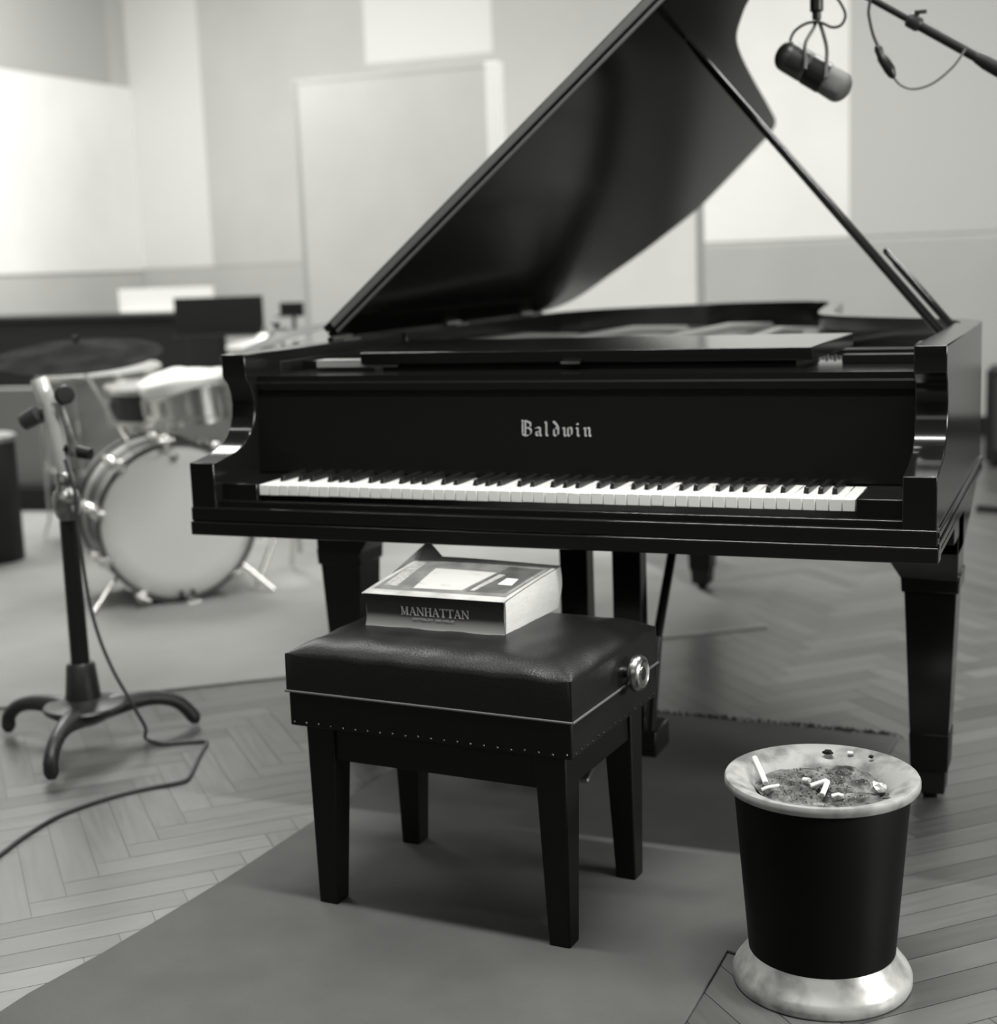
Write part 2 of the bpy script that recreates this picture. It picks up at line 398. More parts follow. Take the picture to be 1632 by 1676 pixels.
# blackletter name on the fallboard (drawn with a broad nib)
def nib_text(strokes, sc, ox, oz, yf, th=.0012, nibw=26, ang=42):
    m = M(); nx, nz = cos(radians(ang))*nibw/2, sin(radians(ang))*nibw/2
    for st_ in strokes:
        for (a_, b_) in zip(st_[:-1], st_[1:]):
            d = (b_[0]-a_[0], b_[1]-a_[1]); cr = d[0]*nz - d[1]*nx
            q = [(a_[0]-nx,a_[1]-nz),(a_[0]+nx,a_[1]+nz),(b_[0]+nx,b_[1]+nz),(b_[0]-nx,b_[1]-nz)]
            P_ = [(ox+x*sc, oz+z*sc) for x, z in q]
            m.prism(P_, lambda x, z: (x, yf(z), z), lambda x, z: (x, yf(z)-th, z))
    return m
BL = {
 'B': [[(14,200),(60,222),(100,206)],[(22,190),(22,50)],[(62,214),(62,26)],[(100,206),(140,190),(140,140),(100,118)],[(62,118),(110,124),(148,96),(148,44),(104,14)],[(18,34),(60,14),(104,14)],[(10,226),(40,206)]],
 'a': [[(10,116),(46,132),(80,116)],[(80,120),(80,26),(100,10)],[(80,76),(30,60)],[(22,70),(22,28),(46,12),(80,34)]],
 'l': [[(14,206),(34,190)],[(34,200),(34,26),(56,10)]],
 'd': [[(14,214),(62,170),(86,120)],[(86,130),(86,34),(50,10)],[(22,104),(22,32),(50,10)],[(22,104),(52,130),(86,108)]],
 'w': [[(6,128),(28,112)],[(28,122),(28,28),(50,10)],[(80,128),(80,28),(54,12)],[(80,30),(104,10),(136,36)],[(110,134),(136,112),(136,36)]],
 'i': [[(12,128),(32,112)],[(32,118),(32,26),(54,10)],[(20,186),(38,172)]],
 'n': [[(6,128),(26,112)],[(26,118),(26,26),(44,12)],[(40,118),(66,132),(88,112)],[(88,118),(88,26),(106,10)]]}
sc = .15/1045.0
def fby(z): return .146+(z-.741)*.0695
lm = M()
for ch, xo in (('B',0),('a',205),('l',345),('d',470),('w',620),('i',812),('n',930)):
    q = nib_text(BL[ch], sc, -.0805+(xo+8)*sc, .8225, lambda z: fby(z)-.0003, nibw=27)
    lm.add(q.v, q.f)
part('name_lettering', lm, INLAY, fb, label='pale blackletter name reading Baldwin')
# music desk folded flat
dk = part('music_desk', M().add([(-.50,.275,.962),(.485,.275,.962),(.515,.60,.968),(-.53,.60,.968),(-.50,.27,.988),(.485,.27,.988),(.515,.60,.996),(-.53,.60,.996)],
    [(0,3,2,1),(4,5,6,7),(0,1,5,4),(1,2,6,5),(2,3,7,6),(3,0,4,7)]), LACQ, pn, bevel=.002)
part('desk_hinge', M().box(-.03,.01,.262,.272,.960,.965), DCHROME, dk)
part('desk_support', M().box(-.46, .45, .30, .55, .948, .9625), SATIN, pn)
part('desk_slide', M().box(-.62,-.42,.29,.33,.955,.972), mat('pale_slide_wood', .30, rough=.4), pn, bevel=.001, label='pale slide block left of the folded music desk')
for s in (-1, 1):
    part('desk_runner', M().box(min(s*.53,s*.694), max(s*.53,s*.694), .36, .40, .948, .966), SATIN, pn, bevel=.001)
    part('inner_rail', M().box(min(s*.694,s*.712), max(s*.694,s*.712), .26, 1.0, .93, .972), SATIN, pn, bevel=.001)
# lid
LA = radians(40.0); ca, sa = cos(LA), sin(LA); HX, HZ = -.757, 1.0
def lp(s, y, h): return (HX + s*ca - h*sa, y, HZ + s*sa + h*ca)
def fy(s): return .621+.0105*s
lo = [(0.0,fy(0)),(.76,fy(.76)),(1.515,fy(1.515)),(1.515,.90),(1.495,.95),(1.44,1.00),(1.37,1.045),(1.30,1.083),(1.223,1.131),(1.176,1.203),(1.13,1.305),(1.093,1.48),(1.045,1.8),(1.00,2.13),(.961,2.405),(.946,2.49),(.925,2.548),(.885,2.59),(.79,2.625),(.70,2.653),(.61,2.676),(.514,2.685),(.40,2.63),(.288,2.561),(.178,2.461),(.069,2.363),(.02,2.24),(0,2.1)]
l2 = [Vector((a_, b_, 0)) for a_, b_ in lo[:3]] + smoothline([(a_, b_, 0) for a_, b_ in lo[3:]], 4)
l2 = [(p.x, p.y) for p in l2]
lid = part('lid', M().prism(l2, lambda s, y: lp(s, y, 0), lambda s, y: lp(s, y, .019)), LIDIN, pn, bevel=.002)
flp = [(0.0,fy(0)-.001),(1.515,fy(1.515)-.001),(1.515,.89),(1.44,.99),(.9,1.05),(0,1.05)]
EDGE = mat('lid_edge_sheen', .11, rough=.4, spec=.5)  # black lacquer edges; the light they reflect is put into this grey
part('front_flap', M().prism(flp, lambda s, y: lp(s, y, .0215), lambda s, y: lp(s, y, .0385)), LACQ, lid, bevel=.003)
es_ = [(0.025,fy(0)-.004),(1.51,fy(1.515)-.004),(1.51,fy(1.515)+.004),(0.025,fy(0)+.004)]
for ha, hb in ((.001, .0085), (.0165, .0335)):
    part('edge_strip', M().prism(es_, lambda s, y: lp(s, y, ha), lambda s, y: lp(s, y, hb)), EDGE, lid, bevel=.002, label='black front edge of the lid, its sheen painted in grey')
part('hinge_strip', M().box(-.763, -.750, .61, 2.1, .985, 1.006), LACQ, pn)
for yy in (.66, 1.35, 1.95):
    part('lid_hinge', M().tube([(-.75,yy-.05,1.003),(-.75,yy+.05,1.003)], .006, 8).box(-.75,-.72,yy-.045,yy+.045,.998,1.001), BRASS, pn)
# props
ps = Vector((.700,.80,.955)); pe = Vector(lp(1.065, .981, -.002)); d = pe-ps
ps2 = ps + d*.02
part('prop_stick', M().tube([ps, ps+d*.3, ps+d*.7, ps+d*.93, pe], [.0108,.0108,.0105,.0095,.005], 10), LACQ, pn, smooth=50)
q0 = ps + Vector((.024,.075,.0)); q1 = q0 + d*.295
part('short_prop', M().tube([q0, q0+d*.25, q0+d*.255, q1-d*.004, q1], [.0092,.0092,.0075,.0075,.004], 10), LACQ, pn, smooth=50)
part('prop_bracket', M().box(.685,.71,.76,.90,.93,.972), SATIN, pn, bevel=.002)
# legs
def leg(cx, cy, rear=False):
    zt = .545
    m = M().frust(cx, cy, .555, .66, .068, .075, .068, .075) if rear else M()
    if not rear:
        sgn = 1 if cx > 0 else -1
        xo = sgn*.748; 
        poly = [(xo,.66),(xo,.49),(sgn*.633,.493),(sgn*.612,.525),(sgn*.588,.56),(sgn*.58,.66)]
        m.prism(poly, lambda x, z: (x, cy-.065, z), lambda x, z: (x, cy+.06, z))
        m.box(min(sgn*.60,xo), max(sgn*.60,xo), cy-.16, cy-.06, .585, .66)
        poly = [(cy-.065,.66),(cy-.065,.545),(cy+.06,.545),(cy+.13,.56),(cy+.24,.585),(cy+.36,.62),(cy+.43,.656)]
        m.prism(poly, lambda y, z: (xo, y, z), lambda y, z: (cx-sgn*.03, y, z))
    lg = part('leg', m, LACQ, pn, bevel=.002)
    c2 = M().frust(cx, cy, .462, .502, .058, .062, .060, .064)
    part('leg_collar', c2, LACQ, lg, bevel=.004)
    part('leg_shaft', M().frust(cx, cy, .150, .465, .040, .044, .0525, .057), LACQ, lg, bevel=.002)
    part('leg_cuff', M().frust(cx, cy, .070, .152, .0385, .0425, .0415, .0455), SATIN, lg, bevel=.002)
    part('caster', M().frust(cx, cy, .018, .072, .031, .034, .034, .038).tube([(cx-.015,cy,.027),(cx+.015,cy,.027)], .027, 20), BLACKP, lg, bevel=.001)
leg(.692, .535); leg(-.692, .535); leg(-.29, 2.42, True)
# lyre
ly = part('lyre', M().prism([(-.165,.65),(.135,.65),(.135,.60),(.105,.575),(.10,.56),(-.13,.56),(-.135,.575),(-.165,.60)], lambda x, z: (x, .43, z), lambda x, z: (x, .50, z)), LACQ, pn, bevel=.002)
for xa in (-.110, .014):
    part('lyre_post', M().box(xa, xa+.066, .435, .485, .13, .57), LACQ, ly, bevel=.003)
part('pedal_box', M().box(-.16, .118, .40, .51, .075, .135), LACQ, ly, bevel=.004)
for xa in (-.095, -.015, .065):
    part('pedal', M().add([(xa-.01,.40,.085),(xa+.01,.40,.085),(xa+.017,.27,.05),(xa-.017,.27,.05),(xa-.01,.40,.093),(xa+.01,.40,.093),(xa+.017,.27,.06),(xa-.017,.27,.06)],
        [(0,3,2,1),(4,5,6,7),(0,1,5,4),(1,2,6,5),(2,3,7,6),(3,0,4,7)]), BRASS, ly, bevel=.003)
part('lyre_brace', M().tube([(.10,.49,.13+.20),(.10,.755,.66)], .0115, 10).tube([(.10,.42,.13),(.10,.49,.33)], .0115, 10), LACQ, ly, smooth=50)

# ------------------------------------------------------------------ bench
bz = -.0805
bn = thing('piano_bench', 'black leather-topped piano bench with a chrome side knob', 'bench', (-.049, -.204, .0), bz)
hw, hd = .283, .197
def cushion():
    m = M(); nu, nv = 36, 26; V = []
    for j in range(nv+1):
        for i in range(nu+1):
            u = -1+2*i/nu; v = -1+2*j/nv
            ru = sin(u*pi/2) if abs(u) < 1 else u; rv = sin(v*pi/2) if abs(v) < 1 else v
            x, y = ru*hw, rv*hd
            ex = 1-abs(ru); ey = 1-abs(rv)
            def rise(e): return 1-(1-min(1, e/.36))**2.6
            h = .0285*(min(rise(ex), 1)*min(rise(ey), 1))**.62
            # ridge towards the corners
            h += .006*math.exp(-((ex*hw-ey*hd)/.02)**2)*math.exp(-min(ex*hw, ey*hd)/.05)
            h += .0015*sin(17*ru+4*rv)*sin(9*rv-3*ru)
            V.append((x, y, .484+h))
    f = [(j*(nu+1)+i, j*(nu+1)+i+1, (j+1)*(nu+1)+i+1, (j+1)*(nu+1)+i) for j in range(nv) for i in range(nu)]
    m.add(V, f)
    bd = [i for i in range(nu+1)] + [(j)*(nu+1)+nu for j in range(1, nv+1)] + [nv*(nu+1)+i for i in range(nu-1, -1, -1)] + [j*(nu+1) for j in range(nv-1, 0, -1)]
    n0 = len(m.v)
    for k in bd: x, y, z = m.v[k]; m.v.append((x*1.003, y*1.003, .422))
    n = len(bd)
    for k in range(n): m.f.append((bd[k], n0+k, n0+(k+1) % n, bd[(k+1) % n]))
    m.f.append(tuple(range(n0, n0+n)))
    return m
cu = part('seat_cushion', cushion(), LEATHER, bn, smooth=50)
pts = [(-hw-.002,-hd-.002),(hw+.002,-hd-.002),(hw+.002,hd+.002),(-hw-.002,hd+.002)]
pp = M()
for k in range(4):
    a_, b_ = pts[k], pts[(k+1) % 4]; pp.tube([(a_[0],a_[1],.420),(b_[0],b_[1],.420)], .0024, 8)
part('piping', pp, PIPING, cu, smooth=60, label='thin worn piping line')
part('skirt', M().box(-hw+.002, hw-.002, -hd+.002, hd-.002, .354, .420), LEATHER_SIDE, bn, bevel=.003)
STUD = mat('dull_nail', .12, rough=.3, metal=1)
sm = M().lathe([(0,.0022),(.0015,.0019),(.0024,.0006),(.0025,0)], 10, ax=(0,-1,0)); sm.v = [(x, y, z) for x, y, z in sm.v]
s0 = None
spots = [(-hw+.012+(2*hw-.024)*k/21, -hd+.0015, 0) for k in range(22)] + [(hw-.0015, -hd+.014+(2*hd-.028)*k/15, pi/2) for k in range(16)]
for x, y, rz in spots:
    if s0 is None: o = s0 = part('upholstery_nail', sm, STUD, bn)
    else: o = s0.copy(); C.objects.link(o); o.parent = bn
    o.location = (x, y, .362+random.uniform(-.0015,.0015)); o.rotation_euler = (0,0,rz)
part('apron', M().box(-hw+.03, hw-.03, -hd+.027, hd-.027, .288, .356), SATIN, bn, bevel=.002)
for sx in (-1, 1):
    for sy in (-1, 1):
        cx, cy = sx*(hw-.053), sy*(hd-.050)
        m = M().add([(cx-.020+sx*.006,cy-.020+sy*.006,0),(cx+.020+sx*.006,cy-.020+sy*.006,0),(cx+.020+sx*.006,cy+.020+sy*.006,0),(cx-.020+sx*.006,cy+.020+sy*.006,0),
                     (cx-.030,cy-.030,.350),(cx+.030,cy-.030,.350),(cx+.030,cy+.030,.350),(cx-.030,cy+.030,.350)],
                    [(0,3,2,1),(4,5,6,7),(0,1,5,4),(1,2,6,5),(2,3,7,6),(3,0,4,7)])
        part('leg', m, SATIN, bn, bevel=.003, loc=(0,0,.0065))
for sx in (-1, 1):
    kb = part('knob', M().lathe([(0,.052),(.013,.052),(.0145,.049),(.019,.049),(.0255,.053),(.0305,.050),(.0335,.043),(.033,.036),(.029,.031),(.020,.029),(.013,.027),(.010,.022),(.009,0),(0,0)], 40, at=(sx*(hw-.016), .037, .4445), ax=(sx,0,0)), mat('aged_nickel', .45, rough=.3, metal=1, var=.3, vscale=60), bn, smooth=40, label='round nickel adjusting knob')
    part('knob_cap', M().lathe([(0,.0535),(.008,.0535),(.0125,.0515),(.0125,.049)], 30, at=(sx*(hw-.016), .037, .4445), ax=(sx,0,0)), BLACKP, kb, smooth=40)

# ------------------------------------------------------------------ phone book
bkx, bky, bkz = -.256, -.230, .5085
book = thing('telephone_book', 'thick paperback directory titled MANHATTAN lying on the leather bench', 'book', (bkx, bky, bkz), radians(-2.8))
BL_, BD = .288, .235
def btop(u, v): return .064 + .022*v**.8 + .003*sin(3*u+1)*v
def bot(u, v): return 0.0 + .002*v
def bx(u, v): return u*BL_ + v*.012 - .006*v*(1-u)
def by(v): return v*BD
# page block
m = M(); nu, nv, nz = 16, 14, 10
def grid(fn, a, b):
    n0 = len(m.v)
    for j in range(b+1):
        for i in range(a+1): m.v.append(fn(i/a, j/b))
    for j in range(b):
        for i in range(a): m.f.append((n0+j*(a+1)+i, n0+j*(a+1)+i+1, n0+(j+1)*(a+1)+i+1, n0+(j+1)*(a+1)+i))
def bul(t): return .010*sin(pi*t)
def pg(u, v, t):
    z = bot(u, v)+.001 + t*(btop(u, v)-.002-bot(u, v))
    x = bx(u, v); y = by(v)
    if u > .99: x += (bul(t)*.35 - .004*(1-t))*(.3+.7*v)
    y += (bul(t)*.6 - .012*(1-t)) * (v**3)
    y += .004*(1-v)
    return (x, y, z)
grid(lambda a, b: pg(1, a, b), nv, nz)      # right edge
grid(lambda a, b: pg(0, a, b), nv, nz)
grid(lambda a, b: pg(a, 1, b), nu, nz)
grid(lambda a, b: pg(a, 0, b), nu, nz)
grid(lambda a, b: pg(a, b, 1), nu, nv)
grid(lambda a, b: pg(a, b, 0), nu, nv)
part('pages', m, PAPER, book, smooth=50)
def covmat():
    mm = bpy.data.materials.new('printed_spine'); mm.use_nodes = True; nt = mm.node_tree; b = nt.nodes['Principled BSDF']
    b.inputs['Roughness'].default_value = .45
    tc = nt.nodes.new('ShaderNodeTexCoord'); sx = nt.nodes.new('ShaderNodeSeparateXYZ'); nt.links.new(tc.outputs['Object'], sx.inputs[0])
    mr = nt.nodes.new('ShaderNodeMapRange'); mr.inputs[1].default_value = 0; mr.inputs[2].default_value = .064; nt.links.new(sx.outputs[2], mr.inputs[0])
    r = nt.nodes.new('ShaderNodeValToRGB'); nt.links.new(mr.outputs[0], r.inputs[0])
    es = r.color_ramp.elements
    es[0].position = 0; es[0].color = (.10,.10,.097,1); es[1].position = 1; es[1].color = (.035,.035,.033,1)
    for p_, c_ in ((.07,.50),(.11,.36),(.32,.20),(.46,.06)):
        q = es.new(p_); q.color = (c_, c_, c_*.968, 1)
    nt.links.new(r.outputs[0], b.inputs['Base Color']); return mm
cv = covmat()
# spine (slightly concave strip wrapping front face)
m = M(); n0 = 0
def sp(u, t, o_):
    z = .0 + t*.0655
    y = -.003 + .006*sin(pi*t)*0.6 + o_ - .002*(t > .9)
    x = u*BL_*1.0 + (u-.5)*(-.006)*sin(pi*t)
    return (x, y, z)
for o_ in (0, .0012):
    k0 = len(m.v)
    for j in range(9):
        for i in range(13): m.v.append(sp(i/12, j/8, o_))
    for j in range(8):
        for i in range(12): m.f.append((k0+j*13+i, k0+j*13+i+1, k0+(j+1)*13+i+1, k0+(j+1)*13+i))
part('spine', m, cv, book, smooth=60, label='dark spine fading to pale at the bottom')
COVW = mat('worn_pale_cover', .40, rough=.5, var=.25, vscale=18)
m = M(); n0 = len(m.v)
def ct(u, v, h=0): return (bx(u, v)+(-.004 if u < .02 else 0), by(v)-.004*(v < .02), btop(u, v)+h)
for o_ in (0, .0012):
    k0 = len(m.v)
    for j in range(15):
        for i in range(17): m.v.append(ct(i/16, j/14, o_))
    for j in range(14):
        for i in range(16): m.f.append((k0+j*17+i, k0+j*17+i+1, k0+(j+1)*17+i+1, k0+(j+1)*17+i))
cover = part('front_cover', m, COVW, book, smooth=60)
def cpatch(name, us, h, mt, label=None, k=10):
    m = M()
    (a0, b0), (a1, b1), (a2, b2), (a3, b3) = us
    for o_ in (h-.0003, h):
        k0 = len(m.v)
        for j in range(k+1):
            for i in range(k+1):
                s_, t_ = i/k, j/k
                u = (1-s_)*(1-t_)*a0+s_*(1-t_)*a1+s_*t_*a2+(1-s_)*t_*a3; v = (1-s_)*(1-t_)*b0+s_*(1-t_)*b1+s_*t_*b2+(1-s_)*t_*b3
                m.v.append(ct(max(u,.021), max(v,.021), .0012+o_))
        for j in range(k):
            for i in range(k): m.f.append((k0+j*(k+1)+i, k0+j*(k+1)+i+1, k0+(j+1)*(k+1)+i+1, k0+(j+1)*(k+1)+i))
    part(name, m, mt, cover, label=label)
COVD = mat('printed_grey', .17, rough=.45, var=.25, vscale=25)
COVD2 = mat('printed_dark_grey', .085, rough=.45, var=.3, vscale=25)
COVT = mat('printed_text_strip', .36, rough=.5, var=.4, vscale=90, stretch=(1,4,1))
cpatch('cover_print', [(.02,.10),(.97,.10),(.975,.90),(.02,.88)], .0004, COVD)
cpatch('dark_print_block', [(.66,.16),(.93,.18),(.93,.84),(.70,.84)], .0008, COVD2, 'dark printed block')
cpatch('picture_panel', [(.29,.15),(.63,.17),(.68,.66),(.23,.66)], .0010, mat('white_picture', .50, rough=.5, var=.2, vscale=40, v2=.25, ramp=(.60,.8)), 'white picture panel')
cpatch('picture_panel', [(.80,.37),(.90,.37),(.88,.54),(.80,.54)], .0012, mat('small_white_print', .7, rough=.5), 'small white rectangle')
cpatch('text_strip', [(.06,.18),(.16,.18),(.10,.80),(.02,.80)], .0010, COVT, 'pale strip of small print')
cpatch('text_strip', [(.68,.18),(.715,.18),(.76,.62),(.71,.62)], .0012, COVT)
cpatch('text_strip', [(.945,.2),(.955,.2),(.965,.84),(.955,.84)], .0012, COVT)
# turned-up page corner
zc_ = btop(0, 1)
c4 = [(-.010,.120,btop(0,.5)-.004),(.004,.210,zc_-.003),(.050,.233,zc_-.002),(.014,.238,zc_+.032)]
m = M().add(c4 + [(x_, y_+.0012, z_) for x_, y_, z_ in c4], [(0,1,3),(1,2,3),(4,7,5),(5,7,6),(0,3,7,4),(3,2,6,7),(0,4,5,1),(1,5,6,2)])
part('turned_up_corner', m, mat('grey_leaf', .20, rough=.7), book, label='grey leaf corner sticking up')
# spine title: thick and thin strokes with serifs
def serif_title(txt, x0, wtot, z0, h, y):
    m = M(); T_, t_ = .16, .06
    adv = {'M':1.12,'A':.98,'N':1.02,'H':1.0,'T':.92}
    tot = sum(adv[c_] for c_ in txt); s_ = wtot/tot; cx = x0
    def seg(a, b, wd):
        dx_, dz_ = b[0]-a[0], b[1]-a[1]
        q = [(a[0]-wd/2,a[1]),(a[0]+wd/2,a[1]),(b[0]+wd/2,b[1]),(b[0]-wd/2,b[1])]
        m.prism([(cx+px*s_, z0+pz*h) for px, pz in q], lambda x, z: (x, y(z), z), lambda x, z: (x, y(z)-.0005, z))
    def bar(xa, xb, z, th=.07):
        m.prism([(cx+xa*s_, z0+(z-th/2)*h),(cx+xb*s_, z0+(z-th/2)*h),(cx+xb*s_, z0+(z+th/2)*h),(cx+xa*s_, z0+(z+th/2)*h)], lambda x, z: (x, y(z), z), lambda x, z: (x, y(z)-.0005, z))
    for c_ in txt:
        if c_ == 'M': seg((.18,0),(.18,1),t_); seg((.18,1),(.52,.05),T_); seg((.52,.05),(.86,1),t_); seg((.88,0),(.88,1),T_); [bar(a,b,z) for a,b,z in ((.06,.30,.03),(.72,1.02,.03),(.05,.28,.97),(.78,1.02,.97))]
        if c_ == 'A': seg((.14,0),(.46,1),t_); seg((.80,0),(.46,1),T_); bar(.24,.70,.33,.06); bar(.02,.28,.03); bar(.64,.96,.03)
        if c_ == 'N': seg((.16,0),(.16,1),t_); seg((.16,1),(.84,0),T_); seg((.84,0),(.84,1),t_); bar(.04,.30,.03); bar(.02,.24,.97); bar(.70,.98,.97)
        if c_ == 'H': seg((.20,0),(.20,1),T_); seg((.78,0),(.78,1),T_); bar(.2,.78,.5,.06); [bar(a,b,z) for a,b in ((.05,.36),(.63,.94)) for z in (.03,.97)]
        if c_ == 'T': seg((.46,0),(.46,1),T_); bar(.02,.90,.96); bar(.28,.64,.03); seg((.04,.80),(.04,.97),.05); seg((.88,.80),(.88,.97),.05)
        cx += adv[c_]*s_
    return m
def spy(z): t = z/.0655; return -.003+.0036*sin(pi*t)-.0003
part('title_lettering', serif_title('MANHATTAN', .262*BL_, .492*BL_, .0285, .0158, spy), mat('title_ink', .68, rough=.5), book, label='pale serif capitals reading MANHATTAN')
def text_mesh(txt, size):
    cu_ = bpy.data.curves.new('t', 'FONT'); cu_.body = txt; cu_.size = size; cu_.extrude = .0002; cu_.align_x = 'CENTER'
    to_ = bpy.data.objects.new('t', cu_); C.objects.link(to_)
    bpy.context.view_layer.update()
    me = bpy.data.meshes.new_from_object(to_.evaluated_get(bpy.context.evaluated_depsgraph_get()))
    m = M(); m.v = [(v.co.x, -v.co.z, v.co.y) for v in me.vertices]; m.f = [tuple(p.vertices) for p in me.polygons]
    bpy.data.objects.remove(to_, do_unlink=True); return m
o = part('subtitle_lettering', text_mesh('NEW YORK CITY   NEW YORK NY', .0056), mat('subtitle_ink', .55, rough=.5), book, label='tiny pale line of capitals')
o.location = (.497*BL_, spy(.02)-.0006, .0205)

# ------------------------------------------------------------------ sand ashtray
ax_, ay_ = .613, -.357
ash = thing('floor_ashtray', 'black tapered floor ashtray with a pale dished sand top, right of the bench', 'ashtray', (ax_, ay_, 0))
ALU = mat('stained_aluminium', .13, rough=.5, metal=.0, var=.4, vscale=24, v2=.31, bump=.1, ramp=(.34,.56))
ALU2 = mat('polished_stained_base', .20, rough=.33, metal=.35, var=.4, vscale=20, v2=.62, bump=.1, ramp=(.3,.6))
part('body', M().lathe([(.1155,.040),(.1165,.05),(.1395,.338),(.1385,.340),(.134,.336),(.120,.29)], 96), mat('black_enamel', .005, rough=.45, spec=.1), ash, smooth=40)
part('foot_ring', M().lathe([(.118,.058),(.122,.050),(.131,.038),(.140,.026),(.1435,.018),(.1435,.006),(.141,.001),(.10,.001)], 96), ALU2, ash, smooth=35)
dish = part('dish', M().lathe([(0,.304),(.110,.305),(.138,.332),(.1515,.334),(.1535,.337),(.1535,.345),(.1515,.3485),(.147,.3492),(.132,.3440),(.116,.3360),(.106,.3270),(.100,.3180),(.098,.312),(.0,.312)], 96), ALU, ash, smooth=35, label='pale stained dished rim')
def sand():
    m = M(); nr, na = 26, 72; V = [(0,0,.330)]
    random.seed(11)
    for i in range(1, nr+1):
        r = .1045*i/nr
        for k in range(na):
            t = 2*pi*k/na
            h = .3255 + .003*sin(3*t+r*40)*(r/.1) + .003*cos(5*t-r*60) + random.uniform(-.0026,.0026)*(1 if i < nr else 0)
            V.append((r*cos(t), r*sin(t), h))
    f = [(0, 1+k, 1+(k+1) % na) for k in range(na)]
    f += [(1+(i-1)*na+k, 1+i*na+k, 1+i*na+(k+1) % na, 1+(i-1)*na+(k+1) % na) for i in range(1, nr) for k in range(na)]
    return m.add(V, f)
so = part('sand', sand(), mat('ashy_sand', .035, rough=1, var=.5, vscale=34, v2=.24, ramp=(.38,.68), bump=.8, bscale=200), ash); so['kind'] = 'stuff'
gr = M()
for i in range(260):
    r = .088*sqrt(random.random()); t = random.random()*2*pi; z = .331; s_ = random.uniform(.0008,.0026)
    gr.lathe([(0,-s_),(s_,0),(0,s_*.8)], 5, at=(r*cos(t), r*sin(t), z-.0015), ax=(random.gauss(0,1),random.gauss(0,1),1))
go = part('grit', gr, mat('dark_grit', .02, rough=1, var=.8, vscale=200, v2=.25), ash); go['kind'] = 'stuff'
CIG = mat('cigarette_paper', .78, rough=.8); FILT = mat('stub_end', .42, rough=1)
def butt(label, pts, r=.0040, name='cigarette_butt'):
    P_ = [Vector((ax_+a, ay_+b, c)) for a, b, c in pts]; base = P_[0].copy()
    t = thing(name, label, 'cigarette butt', base, 0, 'cigarette butts in the ashtray')
    part('paper', M().tube([p-base for p in P_], r, 12), CIG, t, smooth=50)
    dr = (P_[-1]-P_[-2]).normalized()
    part('stub_end', M().tube([P_[-1]-base, P_[-1]-base+dr*.0012], r*.85, 10), FILT, t, smooth=50)
butt('straight cigarette stub leaning on the left slope of the ashtray dish', [(-.118,.047,.349),(-.100,.008,.343),(-.083,-.030,.336)], .0045)
butt('bent cigarette stub folded over in the middle of the sand', [(-.014,-.018,.334),(.000,-.010,.338),(.008,-.005,.340),(.011,-.011,.341),(.011,-.030,.338),(.010,-.052,.334)], .0042)
butt('short crushed stub beside the bent one in the sand', [(-.030,.010,.333),(-.020,.002,.336)], .0042)
butt('small white stub end near the front of the sand', [(.024,-.047,.332),(.034,-.043,.334),(.041,-.046,.333)], .0032)
butt('tiny white stub high on the rear slope of the dish', [(.022,.122,.346),(.030,.123,.346)], .0030)
m = M().tube(smoothline([(-.082,-.066,.338),(-.074,-.060,.341),(-.068,-.046,.338),(-.062,-.034,.336)], 4), .0026, 8)
o = part('curled_shaving', m, mat('peel', .62, rough=.6), smooth=60, loc=(ax_, ay_, 0)); tag(o, 'curled pale scrap on the left edge of the sand', 'scrap')
def lump(name, label, loc, s, mt, cat, seed):
    random.seed(seed); import bmesh
    b = bmesh.new(); bmesh.ops.create_icosphere(b, subdivisions=2, radius=1)
    for v in b.verts: v.co = Vector((v.co.x*s[0], v.co.y*s[1], v.co.z*s[2]))*(1+random.uniform(-.28,.28))
    m = M().add([tuple(v.co) for v in b.verts], [tuple(v.index for v in f.verts) for f in b.faces]); b.free()
    o = part(name, m, mt, loc=(ax_+loc[0], ay_+loc[1], loc[2])); tag(o, label, cat)
lump('crumpled_foil', 'crumpled foil wrapper at the right edge of the sand', (.088,-.006,.338), (.013,.011,.009), mat('foil', .35, rough=.4, metal=.5, var=.8, vscale=160, v2=.7), 'wrapper', 5)
lump('charred_match_head', 'dark burnt fragment high on the rear slope of the dish', (-.010,.118,.346), (.009,.006,.004), mat('char', .012, rough=1), 'scrap', 6)
lump('charred_crumb', 'small dark crumb on the right rear rim of the dish', (.062,.108,.348), (.004,.003,.003), mat('char2', .015, rough=1), 'scrap', 8)
lump('charred_crumb', 'small dark crumb stuck to the front right of the dish', (.108,-.058,.342), (.008,.003,.0015), mat('char3', .06, rough=1), 'scrap', 9)

# ------------------------------------------------------------------ microphone and boom above the piano
YM = .90
def cv3(p): return Vector(p)
mc = Vector((.377, YM, 1.577)); md = Vector((.090, .02, -.060)).normalized()
mic = thing('hanging_microphone', 'grey capsule microphone hanging on a yoke above the piano', 'microphone', mc)
MICG = mat('grey_mic_enamel', .09, rough=.35, metal=.6)
MICD = mat('dark_mic_band', .02, rough=.35, metal=.5)
MICW = mat('mic_mesh', .16, rough=.4, metal=.6, bump=1, bscale=900)
r = .0355
def cap(t): return
up_ = []; Lh = .096
for k in range(9): a_ = pi/2*k/8; up_.append((r*sin(a_), -Lh + r*.8 - r*.8*cos(a_)))
body = up_ + [(r,-.02)]
part('upper_body', M().lathe(body + [(r*.97,-.018),(r*.97,-.012)], 40, ax=md), MICG, mic, smooth=40)
part('band', M().lathe([(r*.96,-.016),(r*1.03,-.014),(r*1.03,.030),(r*.96,.032)], 40, ax=md), MICD, mic, smooth=40)
dn = [(r*.97,.028),(r*.97,.036)] + [(r*cos(pi/2*k/8), Lh - r*.8 + r*.8*sin(pi/2*k/8)) for k in range(9)]
part('grille', M().lathe(dn, 40, ax=md), MICW, mic, smooth=40)
gm = M()
